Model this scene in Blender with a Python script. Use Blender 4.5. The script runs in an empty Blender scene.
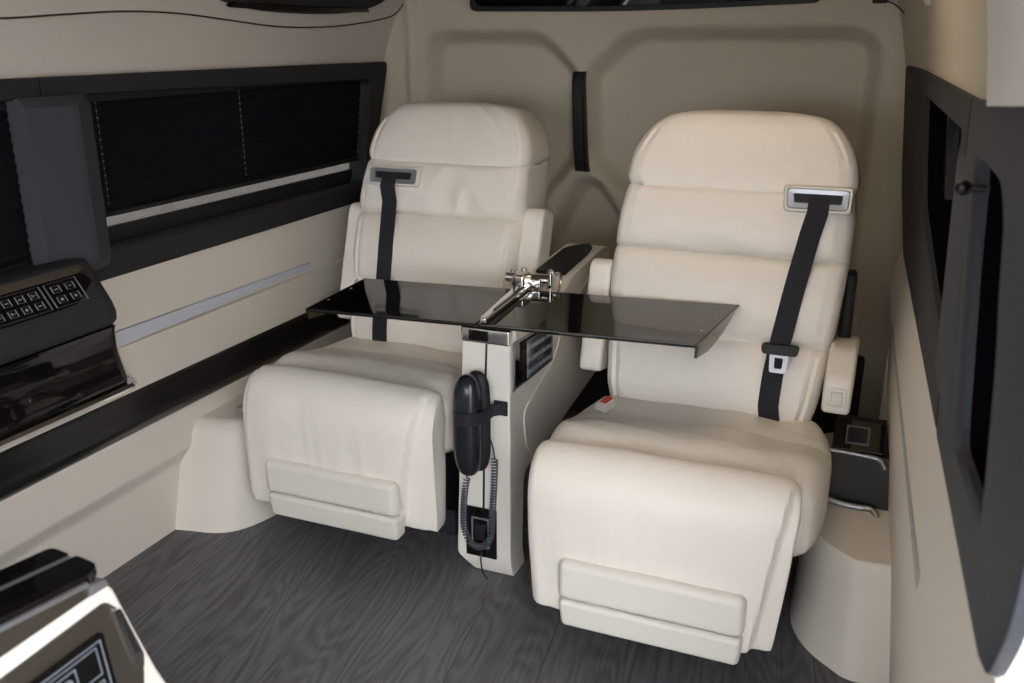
import bpy, bmesh, math, random
import numpy as np
from mathutils import Vector, noise
random.seed(7)
C = bpy.context.scene
COL = C.collection
PI = math.pi

# ------------------------------------------------------------------ materials
def mat(name, col, rough=.5, metal=0., spec=.5, coat=0., bump=None, var=None, sheen=0.):
    m = bpy.data.materials.new(name); m.use_nodes = True
    nt = m.node_tree; b = nt.nodes['Principled BSDF']
    b.inputs['Base Color'].default_value = (*col, 1)
    b.inputs['Roughness'].default_value = rough
    b.inputs['Metallic'].default_value = metal
    b.inputs['Specular IOR Level'].default_value = spec
    b.inputs['Coat Weight'].default_value = coat
    if sheen: b.inputs['Sheen Weight'].default_value = sheen
    tc = nt.nodes.new('ShaderNodeTexCoord')
    if var:
        n = nt.nodes.new('ShaderNodeTexNoise'); n.inputs['Scale'].default_value = var[0]; n.inputs['Detail'].default_value = 4
        r = nt.nodes.new('ShaderNodeMix'); r.data_type = 'RGBA'
        k = var[1]
        r.inputs[6].default_value = (*[c*(1-k) for c in col], 1); r.inputs[7].default_value = (*[min(1, c*(1+k)) for c in col], 1)
        nt.links.new(tc.outputs['Object'], n.inputs['Vector']); nt.links.new(n.outputs['Fac'], r.inputs[0])
        nt.links.new(r.outputs[2], b.inputs['Base Color'])
    if bump:
        prev = None
        for sc, st, kind in bump:
            if kind == 'v':
                n = nt.nodes.new('ShaderNodeTexVoronoi'); out = n.outputs['Distance']
            else:
                n = nt.nodes.new('ShaderNodeTexNoise'); n.inputs['Detail'].default_value = 3; out = n.outputs['Fac']
            n.inputs['Scale'].default_value = sc
            nt.links.new(tc.outputs['Object'], n.inputs['Vector'])
            bu = nt.nodes.new('ShaderNodeBump'); bu.inputs['Strength'].default_value = st; bu.inputs['Distance'].default_value = .002 if sc > 100 else .01
            nt.links.new(out, bu.inputs['Height'])
            if prev: nt.links.new(prev.outputs[0], bu.inputs['Normal'])
            prev = bu
        nt.links.new(prev.outputs[0], b.inputs['Normal'])
    return m

M = {}
M['leather'] = mat('cream_leather', (.84, .785, .715), .40, spec=.45, bump=[(13, .5, 'n'), (420, .10, 'v')], var=(3, .02))
M['plastic_cream'] = mat('cream_plastic', (.76, .72, .655), .38, spec=.4)
M['wall_cream'] = mat('cream_wall_vinyl', (.77, .715, .64), .6, spec=.3, bump=[(500, .08, 'v')], var=(2, .025))
M['liner'] = mat('headliner_suede', (.56, .505, .41), .9, spec=.15, bump=[(350, .15, 'n')], var=(180, .05))
M['liner_left'] = mat('upper_wall_fabric', (.66, .61, .56), .85, spec=.2, bump=[(350, .12, 'n')], var=(180, .03))
M['ceiling_cloth'] = mat('ceiling_cloth', (.30, .265, .22), .9, spec=.15, bump=[(350, .15, 'n')])
M['charcoal'] = mat('charcoal_plastic', (.028, .028, .031), .6, spec=.22, bump=[(600, .2, 'n')], var=(120, .12))
M['charcoal_light'] = mat('grey_plastic', (.045, .050, .062), .6, spec=.25, bump=[(600, .2, 'n')], var=(160, .1))
M['gloss'] = mat('piano_black', (.006, .005, .005), .03, spec=.45)
M['pane'] = mat('blacked_pane', (.004, .004, .005), .6, spec=.0)
M['rail'] = mat('dark_veneer', (.014, .013, .013), .2, spec=.35)
M['black'] = mat('matte_black', (.012, .012, .014), .55, spec=.35)
M['phone'] = mat('phone_black', (.014, .016, .022), .22, spec=.5)
M['belt'] = mat('belt_webbing', (.022, .022, .028), .75, spec=.25, bump=[(700, .4, 'n')])
M['cord'] = mat('cord_grey', (.06, .07, .10), .4)
M['blind'] = mat('blind_cloth', (.020, .020, .025), .85, spec=.15)
M['chrome'] = mat('chrome', (.78, .77, .76), .09, metal=1.)
M['silver'] = mat('satin_silver', (.42, .43, .46), .38, metal=.85)
M['silver_dark'] = mat('dull_steel', (.22, .22, .23), .35, metal=.8)
M['bronze'] = mat('dark_mirror', (.10, .085, .065), .08, metal=.9)
M['bronze_dark'] = mat('bronze_lacquer', (.048, .040, .032), .12, spec=.6, coat=.3)
M['strip'] = mat('light_strip', (.62, .65, .74), .35, spec=.5)
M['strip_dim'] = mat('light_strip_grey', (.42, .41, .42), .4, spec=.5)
M['key'] = mat('key_print', (.20, .22, .26), .45)
M['key_light'] = mat('key_print_light', (.36, .39, .44), .45)
M['frame_dim'] = mat('dim_frame', (.10, .10, .10), .4)
M['base_dark'] = mat('seat_base_metal', (.02, .022, .028), .5)
M['carpet'] = mat('dark_lining', (.03, .025, .02), .9)
M['red'] = mat('red_button', (.62, .06, .03), .4)
M['asphalt'] = mat('asphalt', (.36, .34, .31), .9, var=(3, .15))
M['concrete'] = mat('pale_wall', (.62, .55, .46), .9)
M['blocker_grey'] = mat('light_blocker_grey', (.34, .33, .32), .9)  # matte grey of the added light blocker beyond the doorway
M['white_paint'] = mat('white_paint', (.86, .85, .83), .35)
M['knob'] = mat('knob_black', (.010, .009, .009), .4)

def glass_mat(name, tint, mixf):
    m = bpy.data.materials.new(name); m.use_nodes = True
    nt = m.node_tree; nt.nodes.clear()
    o = nt.nodes.new('ShaderNodeOutputMaterial'); t = nt.nodes.new('ShaderNodeBsdfTransparent'); g = nt.nodes.new('ShaderNodeBsdfGlossy')
    t.inputs[0].default_value = (*tint, 1); g.inputs['Roughness'].default_value = .02; g.inputs[0].default_value = (.8, .85, .9, 1)
    mx = nt.nodes.new('ShaderNodeMixShader'); mx.inputs[0].default_value = mixf
    nt.links.new(t.outputs[0], mx.inputs[1]); nt.links.new(g.outputs[0], mx.inputs[2]); nt.links.new(mx.outputs[0], o.inputs[0])
    return m
M['glass'] = glass_mat('tinted_glass', (.23, .225, .22), .03)
M['glass_dark'] = glass_mat('privacy_glass', (.03, .03, .035), .08)

def floor_mat():
    m = bpy.data.materials.new('grey_oak_floor'); m.use_nodes = True
    nt = m.node_tree; N = nt.nodes; L = nt.links; b = N['Principled BSDF']
    tc = N.new('ShaderNodeTexCoord')
    mp = N.new('ShaderNodeMapping'); mp.inputs['Rotation'].default_value = (0, 0, math.radians(-7)); L.new(tc.outputs['Object'], mp.inputs[0])
    # planks run along y: brick texture with rows along x -> swap axes
    sw = N.new('ShaderNodeMapping'); sw.inputs['Rotation'].default_value = (0, 0, PI/2); L.new(mp.outputs[0], sw.inputs[0])
    br = N.new('ShaderNodeTexBrick'); L.new(sw.outputs[0], br.inputs[0])
    br.inputs['Scale'].default_value = 1; br.inputs['Brick Width'].default_value = 2.4; br.inputs['Row Height'].default_value = .19
    br.inputs['Mortar Size'].default_value = .0009; br.inputs['Mortar Smooth'].default_value = .3
    br.inputs['Color1'].default_value = (.0, .0, .0, 1); br.inputs['Color2'].default_value = (1, 1, 1, 1); br.inputs['Mortar'].default_value = (.4, .4, .4, 1)
    br.offset = .37
    # grain coordinates shifted per plank
    sep = N.new('ShaderNodeSeparateColor'); L.new(br.outputs['Color'], sep.inputs[0])
    comb = N.new('ShaderNodeCombineXYZ')
    mu = N.new('ShaderNodeMath'); mu.operation = 'MULTIPLY'; mu.inputs[1].default_value = 7; L.new(sep.outputs[0], mu.inputs[0]); L.new(mu.outputs[0], comb.inputs[2])
    add = N.new('ShaderNodeVectorMath'); add.operation = 'ADD'; L.new(mp.outputs[0], add.inputs[0]); L.new(comb.outputs[0], add.inputs[1])
    # contour grain: low noise -> sine
    st = N.new('ShaderNodeMapping'); st.inputs['Scale'].default_value = (5.5, 1.1, 1); L.new(add.outputs[0], st.inputs[0])
    n1 = N.new('ShaderNodeTexNoise'); n1.inputs['Scale'].default_value = 1.3; n1.inputs['Detail'].default_value = 1.5; n1.inputs['Roughness'].default_value = .4; L.new(st.outputs[0], n1.inputs['Vector'])
    m1 = N.new('ShaderNodeMath'); m1.operation = 'MULTIPLY'; m1.inputs[1].default_value = 125; L.new(n1.outputs['Fac'], m1.inputs[0])
    s1 = N.new('ShaderNodeMath'); s1.operation = 'SINE'; L.new(m1.outputs[0], s1.inputs[0])
    st2 = N.new('ShaderNodeMapping'); st2.inputs['Scale'].default_value = (130, 5, 1); L.new(add.outputs[0], st2.inputs[0])
    n2 = N.new('ShaderNodeTexNoise'); n2.inputs['Scale'].default_value = 1; n2.inputs['Detail'].default_value = 5; n2.inputs['Roughness'].default_value = .7; L.new(st2.outputs[0], n2.inputs['Vector'])
    n3 = N.new('ShaderNodeTexNoise'); n3.inputs['Scale'].default_value = 1.2; L.new(st.outputs[0], n3.inputs['Vector'])
    a = N.new('ShaderNodeMath'); a.operation = 'MULTIPLY_ADD'; a.inputs[1].default_value = .08; a.inputs[2].default_value = 0; L.new(s1.outputs[0], a.inputs[0])
    a2 = N.new('ShaderNodeMath'); a2.operation = 'MULTIPLY_ADD'; a2.inputs[1].default_value = .75; L.new(n2.outputs['Fac'], a2.inputs[0]); L.new(a.outputs[0], a2.inputs[2])
    a3 = N.new('ShaderNodeMath'); a3.operation = 'MULTIPLY_ADD'; a3.inputs[1].default_value = .35; L.new(n3.outputs['Fac'], a3.inputs[0]); L.new(a2.outputs[0], a3.inputs[2])
    a4 = N.new('ShaderNodeMath'); a4.operation = 'MULTIPLY_ADD'; a4.inputs[1].default_value = .10; L.new(sep.outputs[0], a4.inputs[0]); L.new(a3.outputs[0], a4.inputs[2])
    cr = N.new('ShaderNodeValToRGB'); L.new(a4.outputs[0], cr.inputs[0])
    cr.color_ramp.elements[0].position = .3; cr.color_ramp.elements[0].color = (.034, .034, .037, 1)
    cr.color_ramp.elements[1].position = .95; cr.color_ramp.elements[1].color = (.20, .20, .215, 1)
    mx = N.new('ShaderNodeMix'); mx.data_type = 'RGBA'; mx.inputs[7].default_value = (.02, .02, .02, 1)
    L.new(br.outputs['Fac'], mx.inputs[0]); L.new(cr.outputs[0], mx.inputs[6]); L.new(mx.outputs[2], b.inputs['Base Color'])
    b.inputs['Roughness'].default_value = .42; b.inputs['Specular IOR Level'].default_value = .4
    bu = N.new('ShaderNodeBump'); bu.inputs['Strength'].default_value = .2; bu.inputs['Distance'].default_value = .001; L.new(a2.outputs[0], bu.inputs['Height']); L.new(bu.outputs[0], b.inputs['Normal'])
    return m
M['floor'] = floor_mat()

# ------------------------------------------------------------------ object helpers
ORG = {}
def tag(o, label=None, cat=None, group=None, kind=None):
    if label: o['label'] = label
    if cat: o['category'] = cat
    if group: o['group'] = group
    if kind: o['kind'] = kind
    return o
def thing(name, label, cat, loc, group=None):
    o = bpy.data.objects.new(name, None); o.empty_display_size = .05
    COL.objects.link(o); o.location = loc; ORG[o.name] = Vector(loc)
    return tag(o, label, cat, group)
def obj(name, bm, m, parent=None, smooth=True, loc=None, sub=0, angle=40):
    """bm in world coordinates; linked relative to its thing's origin"""
    org = ORG[parent.name] if parent is not None else Vector(loc or (0, 0, 0))
    bmesh.ops.recalc_face_normals(bm, faces=bm.faces)
    if org.length: bmesh.ops.translate(bm, verts=bm.verts, vec=-org)
    me = bpy.data.meshes.new(name); bm.to_mesh(me); bm.free()
    if smooth:
        me.polygons.foreach_set('use_smooth', [True]*len(me.polygons))
        try: me.set_sharp_from_angle(angle=math.radians(angle))
        except Exception: pass
    o = bpy.data.objects.new(name, me); COL.objects.link(o)
    me.materials.append(M[m] if isinstance(m, str) else m)
    if parent is not None: o.parent = parent
    else: o.location = org
    ORG[o.name] = org
    if smooth and len(me.polygons) < 900:
        wn = o.modifiers.new('wn', 'WEIGHTED_NORMAL'); wn.keep_sharp = True; wn.weight = 100
    if sub:
        s = o.modifiers.new('sub', 'SUBSURF'); s.levels = sub; s.render_levels = sub
    return o
def struct(name, bm, m, smooth=True, parent=None, **k):
    o = obj(name, bm, m, parent, smooth, **k)
    if parent is None: o['kind'] = 'structure'
    return o
def join(*bms):
    out = bms[0]
    for b in bms[1:]:
        me = bpy.data.meshes.new('t'); b.to_mesh(me); b.free(); out.from_mesh(me); bpy.data.meshes.remove(me)
    return out
def faces_from(verts, faces):
    bm = bmesh.new(); vs = [bm.verts.new(v) for v in verts]
    for f in faces:
        try: bm.faces.new([vs[i] for i in f])
        except ValueError: pass
    return bm
def bevel(bm, w, seg=3, minang=20):
    es = [e for e in bm.edges if len(e.link_faces) == 2 and e.calc_face_angle(0) > math.radians(minang)]
    if w > 0: bmesh.ops.bevel(bm, geom=es, offset=w, segments=seg, affect='EDGES', profile=.5, clamp_overlap=True)
    return bm
def box(x0, x1, y0, y1, z0, z1, r=0., seg=3):
    vs = [(x, y, z) for x in (x0, x1) for y in (y0, y1) for z in (z0, z1)]
    fs = [(0, 1, 3, 2), (4, 6, 7, 5), (0, 4, 5, 1), (2, 3, 7, 6), (0, 2, 6, 4), (1, 5, 7, 3)]
    bm = faces_from(vs, fs); bmesh.ops.recalc_face_normals(bm, faces=bm.faces)
    return bevel(bm, r, seg) if r else bm
def hexa(pts, r=0., seg=3):
    """8 corners: bottom 4 then top 4"""
    bm = faces_from(pts, [(0, 1, 2, 3), (4, 5, 6, 7), (0, 1, 5, 4), (1, 2, 6, 5), (2, 3, 7, 6), (3, 0, 4, 7)])
    bmesh.ops.recalc_face_normals(bm, faces=bm.faces)
    return bevel(bm, r, seg) if r else bm
def prism(poly, fn, a, b, r=0., seg=3, minang=20):
    """poly of 2-D points, fn(u, v, t) -> 3-D"""
    n = len(poly)
    vs = [fn(u, v, a) for u, v in poly]+[fn(u, v, b) for u, v in poly]
    fs = [tuple(range(n)), tuple(range(2*n-1, n-1, -1))]+[(i, (i+1) % n, n+(i+1) % n, n+i) for i in range(n)]
    bm = faces_from(vs, fs); bmesh.ops.recalc_face_normals(bm, faces=bm.faces)
    return bevel(bm, r, seg, minang) if r else bm
YZ = lambda u, v, t: (t, u, v)
XZ = lambda u, v, t: (u, t, v)
XY = lambda u, v, t: (u, v, t)
def rrect(x0, x1, y0, y1, r, n=5):
    out = []
    for cx, cy, a0 in ((x1-r, y1-r, 0), (x0+r, y1-r, 90), (x0+r, y0+r, 180), (x1-r, y0+r, 270)):
        for i in range(n+1):
            a = math.radians(a0+90*i/n); out.append((cx+r*math.cos(a), cy+r*math.sin(a)))
    return out
def rpoly(pts, r, n=5):
    """round the corners of a polygon"""
    out = []; k = len(pts)
    rr = r if isinstance(r, (list, tuple)) else [r]*k
    for i in range(k):
        p = Vector(pts[i]); a = Vector(pts[i-1]); b = Vector(pts[(i+1) % k]); q = rr[i]
        da = (a-p); db = (b-p); q = min(q, da.length*.48, db.length*.48)
        A = p+da.normalized()*q; B = p+db.normalized()*q
        for j in range(n+1):
            t = j/n; out.append(tuple(A*(1-t)**2+p*2*t*(1-t)+B*t*t))
    return out
def loft(rings, cap=True, closed=True):
    bm = bmesh.new(); R = [[bm.verts.new(p) for p in r] for r in rings]; n = len(rings[0])
    for a, b in zip(R, R[1:]):
        for i in range(n if closed else n-1):
            j = (i+1) % n
            try: bm.faces.new((a[i], a[j], b[j], b[i]))
            except ValueError: pass
    if cap and closed:
        for r in (R[0], R[-1]):
            c = bm.verts.new(sum((v.co for v in r), Vector())/n)
            for i in range(n): bm.faces.new((r[i], r[(i+1) % n], c))
    return bm
def tube(path, r, n=10, cap=True):
    path = [Vector(p) for p in path]; rings = []
    up = Vector((0, 0, 1)); prev = None
    for i, p in enumerate(path):
        t = (path[min(i+1, len(path)-1)]-path[max(i-1, 0)]).normalized()
        if prev is None:
            a = t.orthogonal().normalized()
        else:
            a = (prev-t*prev.dot(t)).normalized()
        prev = a; b = t.cross(a)
        rr = r[i] if isinstance(r, (list, tuple)) else r
        rings.append([p+(a*math.cos(2*PI*k/n)+b*math.sin(2*PI*k/n))*rr for k in range(n)])
    return loft(rings, cap)
def cyl(p, q, r, n=24, r2=None):
    p, q = Vector(p), Vector(q)
    return tube([p, q], [r, r if r2 is None else r2], n)
def strap(path, wdir, w, t, ndir=None):
    """flat webbing following a path"""
    path = [Vector(p) for p in path]; wd = Vector(wdir).normalized(); rings = []
    for i, p in enumerate(path):
        tg = (path[min(i+1, len(path)-1)]-path[max(i-1, 0)]).normalized()
        wv = (wd-tg*wd.dot(tg)).normalized(); nn = tg.cross(wv)
        rings.append([p-wv*w/2-nn*t/2, p+wv*w/2-nn*t/2, p+wv*w/2+nn*t/2, p-wv*w/2+nn*t/2])
    return loft(rings)
def smooth_path(pts, n=6):
    P = [Vector(p) for p in pts]; out = []
    for i in range(len(P)-1):
        p0, p1, p2, p3 = P[max(i-1, 0)], P[i], P[i+1], P[min(i+2, len(P)-1)]
        for j in range(n):
            t = j/n
            out.append(.5*((2*p1)+(p2-p0)*t+(2*p0-5*p1+4*p2-p3)*t*t+(3*p1-p0-3*p2+p3)*t**3))
    out.append(P[-1]); return out
def lerp_table(tab, t):
    return [float(np.interp(t, [r[0] for r in tab], [r[k] for r in tab])) for k in range(1, len(tab[0]))]
def smooth_table(tab, n):
    """Catmull-Rom through rows"""
    rows = [Vector(r) for r in tab] if len(tab[0]) <= 4 else None
    out = []; P = [np.array(r, float) for r in tab]
    for i in range(len(P)-1):
        p0, p1, p2, p3 = P[max(i-1, 0)], P[i], P[i+1], P[min(i+2, len(P)-1)]
        for j in range(n):
            t = j/n; out.append(.5*((2*p1)+(p2-p0)*t+(2*p0-5*p1+4*p2-p3)*t*t+(3*p1-p0-3*p2+p3)*t**3))
    out.append(P[-1]); return out

def pad(cx, stations, r=.035, crown=.02, wr=None, dent=None, nx=30):
    """upholstered pad: stations = rows (yf, zf, yb, zb, halfwidth); the front surface is crowned, the corners rounded.
       wr(x, i_frac) -> extra outward offset of the front surface (metres)"""
    rings = []; S = len(stations)
    for i, (yf, zf, yb, zb, w, *sh) in enumerate(stations):
        sx = sh[0] if sh else 0
        F = Vector((0, yf, zf)); B = Vector((0, yb, zb)); D = B-F; L = max(D.length, 1e-4); d = D/L
        q = min(r, L*.48, w*.48)
        ring = []
        v = i/(S-1)
        def add(x, s):          # s = metres behind the front plane
            e = -crown*(1-min(1, abs(x)/w)**2.5)
            if s > q: e = 0
            else: e *= 1-s/q if s > 0 else 1
            if wr and s < q: e -= wr(x/w, v)*(1-max(s, 0)/q)
            p = F+d*(s+e); ring.append((cx+sx+x, p.y, p.z))
        for k in range(nx+1): add(-(w-q)+2*(w-q)*k/nx, 0)
        for k in range(1, 7):
            a = PI/2*k/6; add(w-q+q*math.sin(a), q*(1-math.cos(a)))
        for k in range(1, 3): add(w, q+(L-2*q)*k/3)
        for k in range(0, 5):
            a = PI/2*k/4; add(w-q+q*math.cos(a), L-q+q*math.sin(a))
        for k in range(1, 8): add((w-q)-2*(w-q)*k/8, L)
        for k in range(4, -1, -1):
            a = PI/2*k/4; add(-(w-q+q*math.cos(a)), L-q+q*math.sin(a))
        for k in range(2, 0, -1): add(-w, q+(L-2*q)*k/3)
        for k in range(6, 0, -1):
            a = PI/2*k/6; add(-(w-q+q*math.sin(a)), q*(1-math.cos(a)))
        rings.append(ring)
    return loft(rings)

# ------------------------------------------------------------------ the room: a van cabin
# floor
struct('floor', box(-1.78, .24, -2.3, 3.08, -.04, 0), 'floor', smooth=False)

# left wall : profile lofted along y
def prof_loft(prof, y0, y1, ny=2, thick=.02, side=-1):
    rings = []
    for k in range(ny):
        y = y0+(y1-y0)*k/(ny-1)
        a = [(x, y, z) for x, z in prof]; b = [(x+side*thick, y, z) for x, z in reversed(prof)]
        rings.append(a+b)
    return loft(rings)
lower = [(-1.724, 0), (-1.722, .175), (-1.716, .195), (-1.700, .222), (-1.694, .235), (-1.692, .34), (-1.700, .352), (-1.700, .452), (-1.692, .456), (-1.688, .50), (-1.690, .578), (-1.703, .580), (-1.703, .618), (-1.694, .622), (-1.692, .66), (-1.697, .74), (-1.72, .79)]
struct('wall_left', prof_loft(lower, -1.9, 3.0), 'wall_cream', angle=25)
upper = smooth_table([(-1.72, 1.19), (-1.70, 1.225), (-1.688, 1.28), (-1.668, 1.34), (-1.63, 1.42), (-1.58, 1.50), (-1.48, 1.60)], 4)
struct('wall_left_upper', prof_loft([tuple(p) for p in upper], -1.9, 3.03), 'liner_left')
# wall behind the glass line, between the two windows and past them
pillars = join(box(-1.77, -1.72, 2.93, 3.05, .74, 1.24), box(-1.77, -1.73, 1.47, 1.60, .74, 1.24), box(-1.77, -1.70, -1.9, .30, .74, 1.24))
struct('wall_left_posts', pillars, 'liner_left', smooth=False)

# headliner with a wavy lower edge, laid over the upper wall
edge = [(-.5, 1.34), (.9, 1.332), (1.35, 1.331), (1.55, 1.342), (1.72, 1.352), (1.9, 1.351), (2.1, 1.338), (2.3, 1.325), (2.5, 1.324), (2.7, 1.334), (2.88, 1.353), (2.96, 1.372), (3.0, 1.42)]
edge_s = smooth_table(edge, 5)
def up_x(z):
    zs = [p[1] for p in upper]; xs = [p[0] for p in upper]
    return float(np.interp(z, zs, xs))
rings = []
for y, z in edge_s:
    ring = []
    for k in range(9):
        zz = z+(1.60-z)*k/8; ring.append((up_x(zz)+.012, y, zz))
    ring.append((-1.30, y, 1.70))
    ring += [(-1.30, y, 1.72), (-1.52, y, 1.63), (up_x(z)-.004, y, z+.002)]
    rings.append(ring)
struct('trim_1', loft(rings), 'liner_left', angle=30)

struct('trim_11', tube([(up_x(z)+.0128, y, z+.001) for y, z in edge_s], .0022, 8), 'carpet')
# ceiling
struct('ceiling', box(-1.52, .12, -1.9, 3.06, 1.70, 1.74), 'ceiling_cloth', smooth=False)

# rear wall: one pressed panel with three shallow recesses
def sdf_poly(px, pz, poly):
    d = np.full(px.shape, 1e9); s = np.ones(px.shape)
    n = len(poly)
    for i in range(n):
        ax, az = poly[i]; bx, bz = poly[i-1]
        ex, ez = bx-ax, bz-az; wx, wz = px-ax, pz-az
        t = np.clip((wx*ex+wz*ez)/(ex*ex+ez*ez), 0, 1)
        d = np.minimum(d, (wx-ex*t)**2+(wz-ez*t)**2)
        c1 = pz >= az; c2 = pz < bz; c3 = ex*wz > ez*wx
        flip = (c1 & c2 & c3) | (~c1 & ~c2 & ~c3); s = np.where(flip, -s, s)
    return s*np.sqrt(d)
NX, NZ = 220, 190
xs = np.linspace(-1.725, .10, NX); zs = np.linspace(0, 1.72, NZ)
X, Z = np.meshgrid(xs, zs)
rl = rpoly([(-1.535, .30), (-1.535, 1.30), (-1.13, 1.295), (-1.01, 1.185), (-1.005, .90), (-1.09, .81), (-1.25, .62)], [.02, .07, .05, .03, .06, .05, .1])
rr = rpoly([(-.10, .35), (-.085, 1.31), (-.815, 1.305), (-.955, 1.18), (-.945, .90), (-.78, .78), (-.62, .60)], [.05, .09, .05, .03, .06, .05, .1])
rb = rpoly([(-1.17, .45), (-.98, .83), (-.92, .83), (-.70, .50), (-.70, .2), (-1.17, .2)], .06)
depth = np.zeros_like(X)
for pl, dd in ((rl, .040), (rr, .040), (rb, .042)):
    sd = sdf_poly(X, Z, pl); t = np.clip(.5-sd/.06, 0, 1); depth = np.maximum(depth, dd*1.9*t*t*(3-2*t))
Yb = 3.0+depth
rc = .07; xl = -1.645
t = np.clip((xl-X)/rc, 0, 1); Yb -= (1-np.sqrt(np.clip(1-t*t, 0, 1)))*rc*1.0
t = np.clip((X+.075)/.125, 0, 1); Yb -= (1-np.sqrt(np.clip(1-t*t, 0, 1)))*.24
# a soft ridge where the corner pillar starts, and the inward lean of the top
Yb -= .018*np.exp(-((X+1.60)/.02)**2)
Yb -= np.clip(Z-1.25, 0, 1)**2*.35
vs = [(X[i, j], Yb[i, j], Z[i, j]) for i in range(NZ) for j in range(NX)]
fs = [(i*NX+j, i*NX+j+1, (i+1)*NX+j+1, (i+1)*NX+j) for i in range(NZ-1) for j in range(NX-1)]
struct('wall_rear', faces_from(vs, fs), 'liner', angle=80)
struct('wall_rear_lower', box(-1.66, .02, 2.965, 3.03, 0, .34, .01), 'carpet')

# rear window
wy = lambda z: 3.0-max(0, z-1.25)**2*.35
w4 = rpoly([(-1.375, 1.378), (-.80, 1.372), (-.245, 1.392), (-.30, 1.68), (-1.32, 1.68)], [.03, .3, .03, .05, .05])
t4 = thing('window_4', None, None, (-.8, 3.0, 1.38)); t4['kind'] = 'structure'
w4i = [(x*.97-.024, 1.53+(z-1.53)*.9) for x, z in w4]
obj('window_frame', loft([[(x, wy(z)+.004, z) for x, z in w4], [(x, wy(z)-.012, z) for x, z in w4], [(x, wy(z)-.012, z) for x, z in w4i], [(x, wy(z)-.004, z) for x, z in w4i]], cap=False), 'black', t4)
obj('pane', prism(w4i, lambda u, v, t: (u, wy(v)+t, v), -.002, -.006), 'gloss', t4)

# ---- right wall. a(z): wall x at y = 1.27; the wall narrows towards the rear
zt = [0, .10, .20, .30, .40, .50, .555, .57, .60, .75, 1.22, 1.32, 1.45, 1.60]; at = [.1445, .1347, .1246, .1146, .1052, .098, .102, .104, .104, .119, .101, .088, .06, .0]
def rx(y, z, off=0):
    b = .020*((y-2.4)/.46)**2*min(1.8, max(0, (z-.75)/.47)) if y > 2.4 else 0
    return float(np.interp(z, zt, at))-.043*(y-1.27)+off-b
def rwall(zlist, y0f, y1f, ny=14, thick=.03, off=0):
    rings = []
    for k in range(ny):
        f = k/(ny-1); a = []; b = []
        for z in zlist:
            y = y0f(z)+(y1f(z)-y0f(z))*f
            a.append((rx(y, z, off), y, z)); b.append((rx(y, z, off)+thick, y, z))
        rings.append(a+b[::-1])
    return loft(rings)
yend = lambda z: float(np.interp(z, [0, .1, .2, .3, .4, .5, .57, .6], [1.99, 2.08, 2.16, 2.24, 2.35, 2.46, 2.56, 2.60]))
struct('wall_right', rwall([0, .1, .2, .3, .4, .5, .55], lambda z: .72, yend), 'wall_cream', angle=60)
struct('wall_right_side', rwall([.55, .562, .575, .60, .64, .70, .76], lambda z: .74, lambda z: 2.95 if z > .6 else 2.56+(z-.55)*7, off=-.002), 'wall_cream', angle=60)
struct('wall_right_upper', rwall([1.20, 1.25, 1.32, 1.38, 1.45, 1.52, 1.60, 1.71], lambda z: .70, lambda z: 2.97), 'liner', angle=60)
struct('wall_right_lining', join(box(.155, .20, 1.2, 3.06, 0, .8), box(.06, .20, 2.95, 3.06, 0, 1.7)), 'carpet', smooth=False)

# mirror of the light strip on the right wall
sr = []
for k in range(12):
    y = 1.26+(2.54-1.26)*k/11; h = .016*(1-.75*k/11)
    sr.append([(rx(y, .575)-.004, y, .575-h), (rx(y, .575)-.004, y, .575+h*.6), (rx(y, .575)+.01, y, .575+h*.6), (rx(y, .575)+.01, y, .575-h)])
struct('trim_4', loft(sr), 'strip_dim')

# ---- window frames. mapping (y, z, depth) -> xyz
def ring_frame(outer, inner, fn, lip=.012, deep=.05):
    """raised frame with rounded outer and inner edges and a reveal that goes back to the glass"""
    n = len(outer)
    def mid(a, b, f): return [(p[0]+(q[0]-p[0])*f, p[1]+(q[1]-p[1])*f) for p, q in zip(a, b)]
    R = [[fn(u, v, 0.004) for u, v in outer], [fn(u, v, -lip*.7) for u, v in outer], [fn(u, v, -lip) for u, v in mid(outer, inner, .06)],
         [fn(u, v, -lip) for u, v in mid(outer, inner, .90)], [fn(u, v, -lip*.5) for u, v in mid(outer, inner, .985)], [fn(u, v, deep) for u, v in inner]]
    return loft(R, cap=False)
def resample(poly, n=96):
    P = [Vector(p) for p in poly]; L = [0]
    for i in range(len(P)): L.append(L[-1]+(P[(i+1) % len(P)]-P[i]).length)
    out = []
    for k in range(n):
        d = L[-1]*k/n
        i = max(j for j in range(len(P)) if L[j] <= d+1e-9)
        sg = L[i+1]-L[i]; f = (d-L[i])/sg if sg > 1e-9 else 0
        out.append(tuple(P[i].lerp(P[(i+1) % len(P)], f)))
    return out
def corner_ring(pts, rad, n=8):
    return rpoly(pts, rad, n)
fl = lambda u, v, d: (-1.70-d, u, v)
o1 = corner_ring([(1.50, .752), (2.815, .757), (2.985, 1.215), (1.50, 1.217)], [.001, .03, .03, .001])
i1 = corner_ring([(1.62, .822), (2.775, .820), (2.86, 1.155), (1.62, 1.175)], [.02, .03, .03, .02])
w1 = thing('window_1', None, None, (-1.72, 2.2, .75)); w1['kind'] = 'structure'
obj('window_frame', ring_frame(o1, i1, fl), 'charcoal', w1)
obj('pane', box(-1.757, -1.752, 1.55, 2.92, .76, 1.21), 'glass', w1, smooth=False)
obj('inner_sill', box(-1.748, -1.738, 1.60, 2.88, .80, .862, .002), 'black', w1)
o2 = corner_ring([(.25, .752), (1.497, .752), (1.497, 1.217), (.25, 1.215)], [.05, .001, .001, .05])
i2 = corner_ring([(.35, .822), (1.455, .822), (1.455, 1.172), (.35, 1.172)], [.03, .02, .02, .03])
w2 = thing('window_2', None, None, (-1.72, .9, .75)); w2['kind'] = 'structure'
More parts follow.
